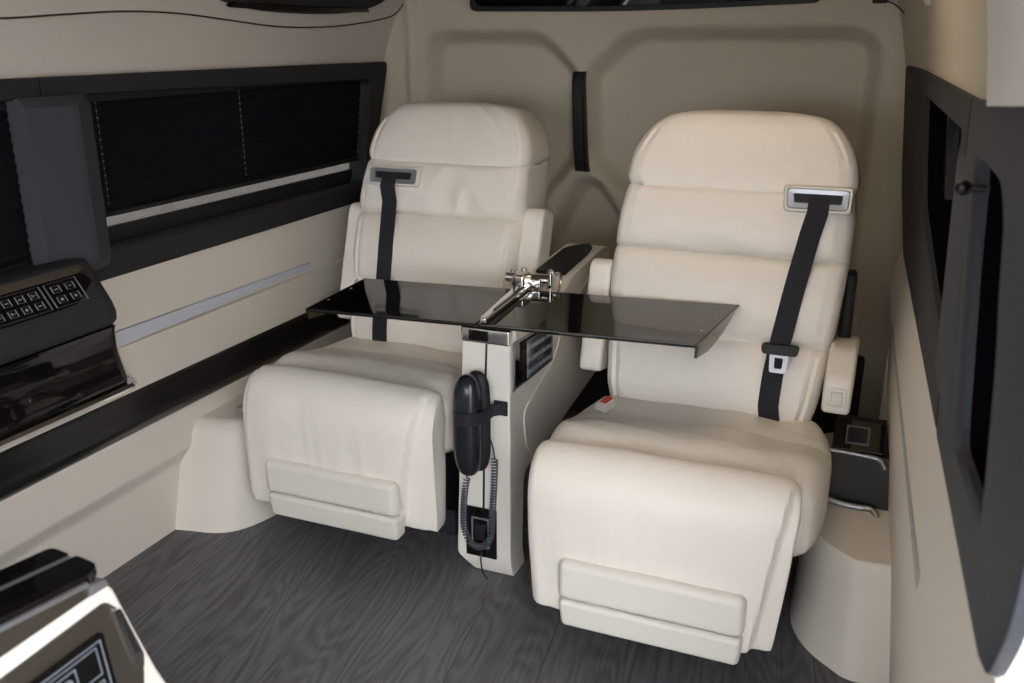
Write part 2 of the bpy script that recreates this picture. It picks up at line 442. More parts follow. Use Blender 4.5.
obj('window_frame', ring_frame(o2, i2, fl), 'charcoal', w2)
obj('pane', box(-1.757, -1.752, .28, 1.49, .76, 1.21), 'glass', w2, smooth=False)

# right window frame
fr = lambda u, v, d: (rx(u, v)+d, u, v)
def yinterp(o):  # subdivide the straight edges so the frame follows the wall (9 points per corner)
    out = []
    for i in range(len(o)):
        a = Vector(o[i]); b = Vector(o[(i+1) % len(o)]); k = 10 if i % 9 == 8 else 1
        for j in range(k): out.append(tuple(a.lerp(b, j/k)))
    return out
i3 = yinterp(corner_ring([(1.46, .87), (1.66, .88), (2.16, .96), (2.38, 1.172), (1.46, 1.172)], [.03, .15, .10, .04, .03]))
w3 = thing('window_3', None, None, (.08, 2.0, .75)); w3['kind'] = 'structure'
o3a = yinterp(corner_ring([(1.38, .752), (2.70, .752), (2.90, .90), (2.90, 1.222), (1.38, 1.222)], [.001, .12, .06, .03, .001]))
obj('window_frame', ring_frame(o3a, i3, fr, .012, .004), 'charcoal', w3)
obj('reveal', loft([[fr(u, v, .003) for u, v in i3], [fr(u, v, .061) for u, v in i3]], cap=False), 'pane', w3)
obj('pane', prism([(1.39, .78), (2.8, .78), (2.85, 1.20), (1.39, 1.20)], lambda u, v, t: (rx(u, .9)+t, u, v), .060, .064), 'pane', w3, smooth=False)
obj('sash', join(prism([(2.06, .80), (2.10, .80), (2.30, 1.18), (2.26, 1.18)], lambda u, v, t: (rx(u, v)+t, u, v), .035, .058, .003)), 'black', w3)
o5 = yinterp(corner_ring([(.80, .752), (1.377, .752), (1.377, 1.222), (.68, 1.262), (.72, .86)], [.03, .001, .001, .01, .10]))
i5 = yinterp(corner_ring([(.91, .85), (1.15, .83), (1.265, 1.16), (1.06, 1.155), (.955, 1.03)], [.03, .03, .03, .06, .05]))
w5 = thing('window_5', None, None, (.12, 1.1, .75)); w5['kind'] = 'structure'
obj('window_frame', ring_frame(o5, i5, fr, .012, .004), 'charcoal_light', w5)
obj('reveal', loft([[fr(u, v, .003) for u, v in i5], [fr(u, v, .061) for u, v in i5]], cap=False), 'pane', w5)
obj('pane', prism([(.84, .78), (1.37, .78), (1.37, 1.20), (.84, 1.20)], lambda u, v, t: (rx(u, .9)+t, u, v), .060, .064), 'pane', w5, smooth=False)

# divider posts between the window pairs
def divider(name, sx, fn, pts, m):
    pass
ypts = [(1.420, -1.703), (1.432, -1.668), (1.520, -1.640), (1.545, -1.640), (1.600, -1.662), (1.622, -1.703)]
lo = [(x, y, .812) for y, x in ypts]; hi = [(x, y-.01*0, 1.158) for y, x in ypts]
lo2 = [(-1.703+(x+1.703)*.75, y, .792) for y, x in ypts]; hi2 = [(-1.703+(x+1.703)*.55, y, 1.178) for y, x in ypts]
struct('trim_2', bevel(loft([lo2, lo, hi, hi2]), .004, 2, 15), 'charcoal_light', angle=20)
yp = [(1.245, .004), (1.255, -.006), (1.31, -.014), (1.40, -.016), (1.50, -.010), (1.56, .004)]
def rr_(z, k): return [(rx(y, z)+d*k, y-(.25*(1.13-z) if i < 3 else 0), z) for i, (y, d) in enumerate(yp)]
struct('trim_3', bevel(loft([rr_(.79, .3), rr_(.83, 1), rr_(1.13, 1), rr_(1.18, .3)]), .004, 2, 15), 'charcoal_light', angle=20)

# cream pillar cover at the edge of the doorway
pc = [(.86, .0), (.88, -.012), (1.0, -.014), (1.18, -.012), (1.245, -.004), (1.27, .01)]
rings = []
for k in range(9):
    rings.append([])
    for y, d in pc+[(1.27, .02), (.86, .02)]:
        zb = 1.220+.066*(1.27-y); z = zb+(1.64-zb)*k/8
        rings[-1].append((rx(y, z)+(d if d == .02 else d-.004), y, z))
struct('trim_5', loft(rings), 'white_paint')
# door jamb, in the open sliding doorway
struct('trim_6', join(box(.17, .20, .66, .72, 0, .72, .008), box(.15, .24, .55, .66, 1.20, 1.70, .01)), 'white_paint')

# light strip on the left wall (tapers to the rear)
sl = []
for k in range(14):
    y = -.2+(2.44+.2)*k/13; h = .019 if y < 1.6 else .019-.010*(y-1.6)/.84
    c = .600
    sl.append([(-1.692, y, c-h), (-1.692, y, c+h), (-1.706, y, c+h), (-1.706, y, c-h)])
struct('trim_7', loft(sl), 'strip')

# dark veneer rail low on the left wall
rp = [(-1.702, .352), (-1.690, .350), (-1.678, .362), (-1.674, .375), (-1.680, .383), (-1.684, .40), (-1.684, .438), (-1.690, .455), (-1.702, .457)]
rail = loft([[(x, y, z) for x, z in rp] for y in (-1.5, .5, 2.78)])
t = struct('trim_8', rail, 'rail', angle=30)

# wheel-arch covers
def arch(name, outline, ztop, draft, m, ztopr=.04, tilt=0):
    rings = []
    cx = sum(p[0] for p in outline)/len(outline); cy = sum(p[1] for p in outline)/len(outline)
    for k in range(8):
        z = (ztop-ztopr)*k/7; f = z/ztop*draft
        rings.append([(x+(cx-x)*f, y+(cy-y)*f, z) for x, y in outline])
    for k in range(1, 7):
        a = PI/2*k/6; z = ztop-ztopr+ztopr*math.sin(a); f = z/ztop*draft+(1-math.cos(a))*ztopr*2.2
        rings.append([(x+(cx-x)*f, y+(cy-y)*f, z) for x, y in outline])
    return loft(rings)
la = smooth_table([(-1.76, 1.74), (-1.70, 1.757), (-1.61, 1.777), (-1.557, 1.817), (-1.522, 1.90), (-1.512, 2.0), (-1.512, 2.3), (-1.52, 2.6), (-1.60, 2.72), (-1.76, 2.76)], 5)
b = arch('x', [tuple(p) for p in la], .30, .22, 'wall_cream')
struct('trim_9', b, 'wall_cream', angle=60)
ra = smooth_table([(.165, 1.80), (.10, 1.793), (.04, 1.790), (.0, 1.815), (-.05, 1.862), (-.088, 1.93), (-.104, 2.02), (-.106, 2.2), (-.10, 2.6), (.165, 2.65)], 5)
struct('trim_10', arch('x', [tuple(p) for p in ra], .262, .16, 'wall_cream', .02), 'wall_cream', angle=60)

# van front (behind the camera): floor-to-sill cowl so light comes from the windscreen and the side door
struct('wall_front', join(box(-1.75, .2, -1.98, -1.9, 0, .75), box(-1.75, .2, -1.98, -1.9, 1.5, 1.74), box(.16, .22, -1.9, -.75, 0, 1.74)), 'charcoal', smooth=False)

# ------------------------------------------------------------------ pleated blinds
def blind(name, label, y0, y1, z1, z0, x=-1.724, cords=(), m='blind', slant=0.):
    t = thing(name, label, 'blind', (x, (y0+y1)/2, z0))
    n = int((z1-z0)/.0105); vs = []; fs = []
    for k in range(n+1):
        z = z1-(z1-z0)*k/n; xx = x+(.0035 if k % 2 else -.0035)
        vs += [(xx, y0, z), (xx, y1+slant*(z-z0)/(z1-z0), z)]
    fs = [(2*k, 2*k+1, 2*k+3, 2*k+2) for k in range(n)]
    bm = faces_from(vs, fs)
    bmesh.ops.solidify(bm, geom=bm.faces, thickness=.0006)
    obj('pleated_cloth', bm, m, t, smooth=False)
    obj('bottom_rail', box(x-.009, x+.009, y0, y1, z0-.012, z0, .003), 'black', t)
    obj('head_rail', box(x-.010, x+.012, y0, y1+slant, z1, z1+.018, .003), 'black', t)
    for cy in cords:
        pts = []; rad = []
        z = z1-.004
        while z > z0+.004:
            pts += [(x+.0066, cy, z+.0022), (x+.0066, cy, z+.0012), (x+.0066, cy, z-.0012), (x+.0066, cy, z-.0022)]; rad += [.0002, .0015, .0015, .0002]
            z -= .0165
        obj('cord', tube(pts, rad, 8), 'silver', t)
    return t
blind('pleated_blind', 'black pleated blind drawn almost down over the long left window, bright gap under it', 1.635, 2.80, 1.157, .902, cords=(1.668, 2.185), slant=.05)
blind('pleated_blind', 'black pleated blind closed over the window left of the grey divider post', .37, 1.435, 1.155, .835)

# ------------------------------------------------------------------ seats
from mathutils.bvhtree import BVHTree
def seat(tag_label, cx, Y0, s, back, lean, wscale, belt, bezel, armrests, fdx=0., lw=.268, topz=0.):
    """s=+1: belt on the seat's right-hand side of the picture, -1 mirrored. Y0 = y of footrest face"""
    t = thing('captain_seat', tag_label, 'seat', (cx, Y0+.30, 0), 'cream leather captain seats')
    L = 'leather'; trees = []
    def keep(bm):
        bm.normal_update(); trees.append(BVHTree.FromBMesh(bm)); return bm
    def surf(x, z, y0=0.):
        best = 9
        for tr in trees:
            h = tr.ray_cast(Vector((x, y0, z)), Vector((0, 1, 0)))
            if h[0] is not None: best = min(best, h[0].y)
        return best
    def surft(x, y):
        best = -9
        for tr in trees:
            h = tr.ray_cast(Vector((x, y, 2)), Vector((0, 0, -1)))
            if h[0] is not None: best = max(best, h[0].z)
        return best
    def ridge(p): return 1-abs(noise.noise(p))*2
    # plinth
    obj('seat_base', join(box(cx-.20, cx+.20, Y0+.20, Y0+.58, .07, .31, .015), box(cx-.23, cx-.16, Y0+.24, Y0+.62, 0, .08, .01), box(cx+.16, cx+.23, Y0+.24, Y0+.62, 0, .08, .01)), 'base_dark', t)
    # leg rest (hanging front cushion with set-back side gussets)
    seed = 3.1 if s > 0 else 8.7
    g0, g1 = (.80, .93) if s > 0 else (.60, .88)
    def wr1(u, v):
        vv = max(0, 1-v*1.6); gus = g0+(g1-g0)*min(1, v*1.3)
        fold = noise.noise(Vector((u*2.2+seed, v*1.6, seed)))*.007
        f2 = (ridge(Vector((u*7+seed+v*1.2, v*1.0, seed)))-.5)*.0055*vv*(1.4 if s < 0 else .7)
        f2 *= min(1, v/.06)
        g = 0
        if u > gus: g = -.020*min(1, (u-gus)/.035)*(1-max(0, v-.62)/.38)
        if u < -.90 and s < 0: g = -.012*min(1, (-.90-u)/.03)
        seam = -.006*math.exp(-((u-gus-.015)/.012)**2)*(1 if v < .75 else 0)
        return fold+f2+g+seam
    st = smooth_table([(.058, .118, .110, .128, .246), (.044, .116, .118, .124, .258), (.036, .128, .122, .13, .263), (.030, .20, .122, .20, .266), (.022, .28, .122, .27, .268),
                       (.018, .35, .122, .33, .268), (.020, .40, .122, .36, .268), (.032, .440, .122, .38, .268), (.056, .470, .125, .39, .267), (.086, .484, .128, .39, .265), (.110, .480, .130, .39, .262), (.122, .460, .132, .39, .258)], 5)
    obj('leg_rest', pad(cx, [(Y0+a, b, Y0+c, d, e*lw/.268+(-.012 if s > 0 else .012)*max(0, (.45-b)/.33), -.004-.010*max(0, (.45-b)/.33)) for a, b, c, d, e in st], .022, .010, wr1, nx=84), L, t)
    # foot rest: two stacked pads
    fx = cx+fdx; hw = .194
    f1 = hexa([(fx-hw, Y0-.002, .168), (fx+hw, Y0-.002, .168), (fx+hw, Y0+.058, .168), (fx-hw, Y0+.058, .168), (fx-hw, Y0-.006, .263), (fx+hw, Y0-.006, .263), (fx+hw, Y0+.058, .263), (fx-hw, Y0+.058, .263)], .018, 5)
    obj('foot_rest', f1, 'plastic_cream', t)
    f2 = hexa([(fx-hw+.006, Y0+.008, .098), (fx+hw-.006, Y0+.008, .098), (fx+hw-.006, Y0+.055, .098), (fx-hw+.006, Y0+.055, .098), (fx-hw+.001, Y0-.001, .1655), (fx+hw-.001, Y0-.001, .1655), (fx+hw-.001, Y0+.056, .1655), (fx-hw+.001, Y0+.056, .1655)], .012, 4)
    obj('foot_rest_flap', f2, 'plastic_cream', t)
    # seat cushion
    def wr2(u, v):
        c = -.007*math.exp(-((v-.62+.05*u*u-.04*u*s)/.014)**2)
        c += .010*math.exp(-((v-.40)/.12)**2)
        return c*1.5+noise.noise(Vector((u*2.2+seed, v*4, 1)))*.009-.005*math.exp(-((abs(u)-.86)/.018)**2)+(ridge(Vector((u*1.6+seed, v*9+u*1.5, 2)))-.6)*.003
    st = smooth_table([(.112, .43, .112, .33, .252), (.118, .450, .118, .31, .270), (.140, .464, .14, .295, .282), (.20, .464, .20, .285, .292), (.28, .456, .28, .282, .297), (.38, .446, .38, .285, .295), (.47, .440, .47, .29, .284), (.54, .434, .54, .30, .262), (.57, .41, .57, .32, .24)], 9)
    seatb = pad(cx+.002, [(Y0+a, b, Y0+c, d, e*(1.015 if s > 0 else .975), .006 if s > 0 else 0) for a, b, c, d, e in st], .045, .012, wr2, nx=56)
    obj('seat_cushion', seatb, L, t)
    # backrest
    yb = lambda z: Y0+back+lean*(z-.43)
    dep = .165 if s > 0 else .22
    shf = (lambda z: float(np.interp(z, [.43, .6, .8, .95, 1.1], [0, .004, .008, .016, .016]))) if s > 0 else (lambda z: float(np.interp(z, [.43, .8, .95, 1.1], [0, .004, .012, .012])))
    hwz = [(.40, .228), (.425, .244), (.48, .254), (.60, .266), (.70, .275), (.80, .280), (.90, .276), (.955, .268)]
    rows = []
    zz = np.concatenate([np.linspace(.40, .43, 6), np.linspace(.435, .94, 110), np.linspace(.944, .960, 5)])
    for z in zz:
        w = float(np.interp(z, [a for a, b in hwz], [b for a, b in hwz]))*wscale
        e = 0
        if z < .43: e = .05*((.43-z)/.03)**2*.35
        for zc in (.608, .802):
            e += .019*math.exp(-abs(z-zc)/.006)
        if z > .43: e -= .019*abs(math.sin(PI*(z-.43)/.186))**.6
        if z > .945: e += .02*(z-.945)/.015
        dth = dep if z < .8 else dep-.02*(z-.8)/.15
        rows.append((yb(z)+e, z, yb(z)+dth, z-.03 if z > .46 else z, w, shf(z)))
    def wr3(u, v):
        a = noise.noise(Vector((u*2.4+seed, v*5, 4)))*.005
        k = max(0, min(1, (v-.62)*6)) if s < 0 else .4
        a += (ridge(Vector((u*2.6-v*3.5+seed, v*5+u*1.6, seed)))-.6)*.0065*k
        return a-.009*math.exp(-((abs(u)-.885)/.014)**2)
    obj('backrest', keep(pad(cx, rows, .038, .012, wr3, nx=84)), L, t)
    hs = smooth_table([(.950, .256, .004), (.954, .266, -.008), (.975, .272, -.013), (1.01, .268, -.014), (1.045, .257, -.012), (1.075, .240, -.008), (1.097, .222, -.002), (1.112, .204, .006), (1.121, .186, .016), (1.1255, .160, .032), (1.127, .12, .05)], 5)
    rows = []
    for z, w, off in hs:
        q = dep-.02-.02*(z-.95)/.18; z2 = z+topz*(z-.95)/.18
        rows.append((yb(z)+off, z2, yb(z)+max(q, off+.02), z2-.025*min(1, (z-.95)/.05), w*wscale, shf(z)))
    def wr4(u, v):
        k = 1 if s < 0 else .4
        return noise.noise(Vector((u*2.0+seed, v*2, 9)))*.004-.007*math.exp(-((abs(u)-.885)/.014)**2)+(ridge(Vector((u*3.0+v*1.2+seed, v*1.2, 5)))-.6)*.004*k
    obj('headrest', keep(pad(cx, rows, .038, .010, wr4, nx=72)), L, t)
    # back shell
    rows = []
    for z, w, dy in ((.44, .20, .150), (.50, .235, .150), (.70, .262, .152), (.90, .262, .138), (1.0, .25, .125), (1.06, .225, .118), (1.085, .19, .11)):
        rows.append((yb(z)+dy+dep-.165, z, yb(z)+dy+.045+dep-.165, z-.02, w*wscale, shf(z)))
    obj('back_shell', pad(cx, rows, .02, .0), 'plastic_cream', t)
    # arm rests
    for kind, ax, w, *zt_ in armrests:
        if kind == 'up':
            zt_ = zt_[0]
            y0 = yb(.50)+.015; y1 = yb(zt_)+.02
            poly = rpoly([(y0, .485), (y1, zt_), (y1+.095, zt_-.025), (y0+.10, .465)], [.02, .035, .035, .02])
            bm = prism(poly, YZ, cx+ax-w/2, cx+ax+w/2, .012, 3, 35)
            obj('armrest', bm, L, t)
        else:
            ya = Y0+.415
            poly = rpoly([(ya, .505), (ya-.002, .588), (ya+.09, .636), (ya+.28, .610), (ya+.28, .50)], [.018, .02, .03, .02, .03])
            arm = obj('armrest', prism(poly, YZ, cx+ax-w/2, cx+ax+w/2, .010, 3, 35), L, t)
            bz = loft([[(cx+ax+u, ya-d, .548+v) for u, v in rrect(-q, q, -q*1.05, q*1.05, .006)] for q, d in ((.021, -.004), (.021, .002), (.018, .003), (.0175, .0))])
            obj('button_bezel', bz, 'plastic_cream', arm)
            obj('recline_button', box(cx+ax-.013, cx+ax+.013, ya-.005, ya+.004, .534, .561, .003), 'plastic_cream', arm)
            obj('armrest_hinge', cyl((cx+ax-w/2-.004, ya+.22, .62), (cx+ax-w/2-.022, ya+.22, .62), .030), 'black', arm)
            obj('hinge_cover', box(cx+ax-.020, cx+ax+.008, ya+.22, ya+.28, .60, .775, .012), 'black', arm)
    # belt guide let into the shoulder
    bx, bz_, bw, bh = bezel
    nrm = Vector((0, -1, lean)).normalized()
    gy = min(surf(cx+bx+i*bw/2.2, bz_+j*bh*.5)-yb(bz_+j*bh*.5) for i in (-1, -.5, 0, .5, 1) for j in (-1, -.4, 0))+.006
    def bp(u, v, d):   # on the backrest plane, d outwards
        z = bz_+v; p = Vector((cx+bx+u, yb(z)+gy, z)); return p+nrm*d
    ro = rpoly([(-bw/2, -bh/2), (bw/2, -bh/2), (bw/2+.002, bh/2), (-bw/2-.004, bh/2)], .010, 4)
    def sc(k, kk): return [(u*k, v*kk) for u, v in ro]
    g = obj('belt_guide', loft([[bp(u, v, -.01) for u, v in ro], [bp(u, v, .016) for u, v in ro], [bp(u, v, .020) for u, v in sc(.96, .92)], [bp(u, v, .020) for u, v in sc(.90, .78)], [bp(u, v, .012) for u, v in sc(.88, .74)]], cap=True), 'plastic_cream', t)
    obj('guide_bezel', loft([[bp(u, v, .013) for u, v in sc(.89, .76)], [bp(u, v, .0205) for u, v in sc(.87, .72)], [bp(u, v+.001, .0195) for u, v in sc(.70, .36)], [bp(u, v+.001, .013) for u, v in sc(.68, .32)]], cap=False), 'silver', g)
    obj('belt_slot', loft([[bp(u, v+.001, .0125) for u, v in sc(.72, .38)], [bp(u, v+.001, .0145) for u, v in sc(.70, .36)]]), 'black', g)
    # belt
    bt = list(zip([q[0] for q in belt], [q[1] for q in belt])); ztop = belt[0][0]-.03; path = []
    for z in np.linspace(ztop, .442, 40):
        dx = float(np.interp(-z, [-q[0] for q in belt], [q[1] for q in belt]))
        y = min(surf(cx+dx+i*.012, z) for i in (-2, -1, 0, 1, 2))-.0025
        path.append([cx+dx, y, z])
    ys_ = [p[1] for p in path]     # webbing is taut: bridge the hollows
    for _ in range(60):
        for i in range(1, len(ys_)-1): ys_[i] = min(ys_[i], (ys_[i-1]+ys_[i+1])/2)
    for p, y in zip(path, ys_): p[1] = y
    p0 = bp(belt[0][1]-bx, .004, .015); p1 = bp(belt[0][1]-bx, -.030, .0245); p2 = bp(belt[0][1]-bx, -.024, .023)
    pe = Vector((cx+belt[-1][1], yb(.41)+.012, .41))
    be = obj('seat_belt', strap([p0, p1]+[Vector(p) for p in path if p[2] < p1.z-.04]+[pe], (1, 0, 0), .047, .0025), 'belt', t)
    byf = lambda z: float(np.interp(-z, [-p[2] for p in path], [p[1] for p in path]))
    # tongue on the belt of the right seat
    if s > 0:
        dx = .163; zc = .612
        c = Vector((cx+dx, byf(zc)-.006, zc))
        def tp(u, v, d): return (c.x+u, c.y+v*lean-d, c.z+v)
        tg = obj('belt_tongue', loft([[tp(u, v, d) for u, v in rpoly([(-.040, -.011), (.040, -.011), (.043, .011), (-.043, .011)], .009, 4)] for d in (-.004, .006, .010)]), 'black', be)
        pl = [(-.019, -.052), (.019, -.052), (.022, -.008), (-.022, -.008)]
        po = rpoly(pl, .006, 4); pi_ = [(u*.45, -.031+(v+.031)*.55) for u, v in po]
        obj('tongue_plate', loft([[tp(u, v, .002) for u, v in po], [tp(u, v, .0055) for u, v in po], [tp(u, v, .0055) for u, v in pi_], [tp(u, v, .002) for u, v in pi_]], cap=False), 'silver_dark', tg)
        # buckle between cushion and backrest on the other side
        def bq(pts): return [(cx-.205+(x+.205)*.8-.016, Y0+.40+(y-.405)*.8, .447+(z-.449)*.65) for x, y, z in pts]
        bk = obj('belt_buckle', hexa(bq([(-.232, .385, .449), (-.190, .365, .449), (-.176, .425, .449), (-.218, .445, .449), (-.230, .389, .474), (-.192, .370, .474), (-.180, .425, .482), (-.216, .441, .482)]), .004), 'plastic_cream', t)
        obj('release_button', hexa(bq([(-.218, .398, .472), (-.197, .388, .472), (-.185, .424, .480), (-.206, .434, .480), (-.218, .398, .480), (-.197, .388, .480), (-.185, .424, .488), (-.206, .434, .488)]), .002), 'red', bk)
    return t
seat('cream leather seat on the right, black belt with metal tongue down its right side', -.355, 1.60, 1, .50, .27, 1.0,
     [(.935, .209), (.86, .196), (.75, .178), (.62, .160), (.55, .153), (.48, .150), (.43, .158)], (.206, .943, .148, .058), [('down', .300, .060), ('up', -.304, .060, .765)], fdx=-.003, lw=.274)
seat('cream leather seat on the left beside the pleated window, belt down its left side', -1.215, 1.768, -1, .485, .33, .955,
     [(.905, -.136), (.85, -.134), (.75, -.130), (.62, -.125), (.52, -.121), (.44, -.119)], (-.124, .910, .166, .054), [('up', -.272, .062, .825), ('up', .296, .064, .845)], fdx=-.008, lw=.274, topz=-.012)

# ------------------------------------------------------------------ centre console
def keypad_grid(parent, P, u0, u1, v0, v1, rows, cols, m='key', lw=.0012, fill=.8, name='key'):
    """P(u, v, d) maps the panel; each key: outlined square with a small mark"""
    du = (u1-u0)/cols; dv = (v1-v0)/rows
    for r in range(rows):
        for c in range(cols):
            a = u0+du*(c+.5-fill/2); b = u0+du*(c+.5+fill/2); e = v0+dv*(r+.5-fill/2); f = v0+dv*(r+.5+fill/2)
            obj(name, outline(P, a, b, e, f, lw, mark=True), m, parent, smooth=False)
def outline(P, a, b, e, f, lw, mark=False, d0=.0, d1=.0012, seed=None):
    bs = []
    def slab(a, b, e, f):
        return hexa([P(a, e, d0), P(b, e, d0), P(b, f, d0), P(a, f, d0), P(a, e, d1), P(b, e, d1), P(b, f, d1), P(a, f, d1)])
    bs += [slab(a, b, e, e+lw), slab(a, b, f-lw, f), slab(a, a+lw, e+lw, f-lw), slab(b-lw, b, e+lw, f-lw)]
    if mark:
        w = b-a; h = f-e; k = random.choice([0, 1, 2])
        if k == 0: bs.append(slab(a+w*.3, b-w*.3, e+h*.42, e+h*.58))
        elif k == 1: bs.append(slab(a+w*.35, b-w*.35, e+h*.3, f-h*.3))
        else: bs += [slab(a+w*.3, a+w*.42, e+h*.3, f-h*.3), slab(a+w*.55, b-w*.25, e+h*.42, e+h*.56)]
    return join(*bs)

XL, XR = -.884, -.765
cn = thing('centre_console', 'tall narrow cream console between the two captain seats with keypad on its side', 'console', ((XL+XR)/2, 2.0, 0))
side = rpoly([(1.885, 0), (1.862, .05), (1.858, .640), (1.878, .664), (2.25, .664), (2.30, .690), (2.60, .708), (2.655, .695), (2.66, .34), (2.10, .275), (1.955, .262), (1.945, .06), (1.965, 0)], [.01, .03, .02, .02, .04, .04, .03, .02, .05, .08, .03, .03, .01])
bm = prism(side, YZ, XL, XR, .008, 3, 50)
for v in bm.verts:      # chamfered foot, tapering towards the floor
    ch = (.05-v.co.z)*.9 if v.co.z < .05 and v.co.x < -.85 else 0
    if v.co.x < -.85 and v.co.z < .66: v.co.x -= .030*(1-v.co.z/.66)
    v.co.x += ch
obj('console_body', bm, 'plastic_cream', cn)
# recessed side cheek
cheek = rpoly([(1.975, .290), (1.935, .43), (2.02, .455), (2.17, .50), (2.24, .60), (2.60, .68), (2.61, .355)], [.06, .04, .03, .05, .04, .03, .05])
obj('side_panel', prism(cheek, YZ, XR-.001, XR+.004, .002, 2, 50), 'plastic_cream', cn)
# chrome cap on the front end of the top
obj('chrome_cap', join(box(XL-.002, XR+.003, 1.850, 1.90, .624, .663, .006)), 'chrome', cn)
obj('cap_plate', prism(rrect(XL+.02, XR-.05, 1.848, 1.852, .001, 2), XY, .632, .656), 'gloss', cn)
obj('seam', strap([(-.822, 1.8575, .64), (-.831, 1.8580, .40), (-.838, 1.8600, .06)], (1, 0, 0), .0045, .003), 'black', cn)
# padded black lid inset
pd = rpoly([(-.868, 2.29), (-.782, 2.29), (-.782, 2.48), (-.792, 2.57), (-.815, 2.60), (-.868, 2.54)], [.01, .01, .04, .03, .03, .03])
obj('lid_inset', prism(pd, lambda u, v, t: (u, v, .6925+(v-2.3)*.058+t), -.004, .004, .002, 2, 50), 'black', cn)
# keypad panel on the right side
def KP(u, v, d):  # u: y from 1.845, v: height 0..1
    y = 1.868+u; zt_ = .628-.08*u; zb_ = .508-.03*u
    return (XR+d, y, zb_+(zt_-zb_)*v)
b0 = [(0, 0), (.27, 0), (.268, 1), (.0, 1)]
bz = obj('keypad_bezel', loft([[KP(u, v, d) for u, v in [(a+(.134-a)*k, b+(.5-b)*k) for a, b in b0]] for k, d in ((0, -.003), (0, .004), (.04, .006), (.07, .006), (.08, .002))]), 'silver', cn, smooth=False)
obj('mirror_inlay', prism([(.012, .06), (.055, .05), (.058, .94), (.012, .94)], lambda u, v, t: KP(u, v, t), .0018, .0034), 'bronze', bz, smooth=False)
kp = obj('keypad', hexa([KP(.058, .05, .002), KP(.258, .05, .002), KP(.258, .95, .002), KP(.058, .95, .002), KP(.066, .07, .012), KP(.252, .07, .012), KP(.252, .93, .012), KP(.066, .93, .012)]), 'gloss', bz, smooth=False)
for r in range(3):
    v0 = .12+r*.265
    obj('key_row', outline(lambda u, v, d: KP(u, v, .0122+d), .072, .246, v0, v0+.22, .0028), 'key_light', kp, smooth=False)
    for c in range(5):
        u0 = .080+c*.033
        obj('key', outline(lambda u, v, d: KP(u, v, .0122+d), u0, u0+.022, v0+.05, v0+.17, .0028, True), 'key_light', kp, smooth=False)
# phone socket plate low on the front
pt = obj('socket_plate', box(-.883, -.800, 1.8555, 1.861, .058, .195, .002), 'gloss', cn)
def front(u, v, d): return (-.842+u, 1.8555-d, .127+v)
obj('socket_bezel', loft([[front(u, v, d) for u, v in rrect(-.024*k, .024*k, -.042*k2, .042*k2, .003, 3)] for k, k2, d in ((1, 1, 0), (1, 1, .003), (.82, .9, .003), (.82, .9, .001))], cap=False), 'silver', pt)
obj('socket', join(box(-.856, -.828, 1.851, 1.8556, .108, .150, .002), box(-.835, -.824, 1.8500, 1.8556, .150, .154), box(-.835, -.824, 1.8500, 1.8556, .143, .147)), 'black', pt)
obj('line_cord', tube(smooth_path([(-.838, 1.851, .075), (-.838, 1.846, .05), (-.832, 1.846, .02), (-.822, 1.850, .003)], 5), .0022, 8), 'black', cn)
obj('left_flange', prism(rpoly([(1.90, .0), (1.885, .30), (1.95, .36), (1.99, .30), (1.99, .0)], .02), YZ, XL-.018, XL+.004, .004, 2, 50), 'wall_cream', cn)

# telephone handset strapped to the console
ph = thing('telephone_handset', 'black corded telephone handset strapped upright to the front of the cream console', 'telephone', (-.85, 1.80, .30))
rows = []
for k in range(25):
    e = math.sin((k/24-.5)*PI); f = (e+1)/2; z = .305+.255*f
    w = .033*max(0, 1-abs(e)**5)**.42+.0006; d0 = .030*max(0, 1-abs(e)**5)**.42+.0005
    rows.append((z, w, d0))
rings = []
for z, w, d in rows:
    yc = 1.812-.006*math.cos((z-.43)/.13*1.5)
    rings.append([(-.850+w*math.copysign(abs(math.cos(a))**.8, math.cos(a)), yc-d*1.0*math.copysign(abs(math.sin(a))**.8, math.sin(a)), z) for a in [2*PI*i/28 for i in range(28)]])
hs_ = obj('handset', loft(rings), 'phone', ph)
rings = []
for z, w, d in rows:
    rings.append([(-.838+w*.98*math.cos(a), 1.836+.018*math.sin(a)*max(.1, d/.03), z+.002) for a in [2*PI*i/20 for i in range(20)]])
obj('cradle', loft(rings), 'black', ph)
ring_pts = []
for k in range(15):
    a = PI*1.0*k/14+PI; ring_pts.append((-.848+.0385*math.cos(a), 1.818+.046*math.sin(a), .462))
ring_pts = [(-.8865, 1.853, .458)]+ring_pts+[(-.800, 1.838, .468), (-.785, 1.848, .470), (-.770, 1.850, .470)]
obj('strap', strap(ring_pts, (0, 0, 1), .030, .003), 'belt', ph)
obj('strap_end', box(-.803, -.769, 1.8505, 1.8570, .452, .488, .002), 'belt', ph)
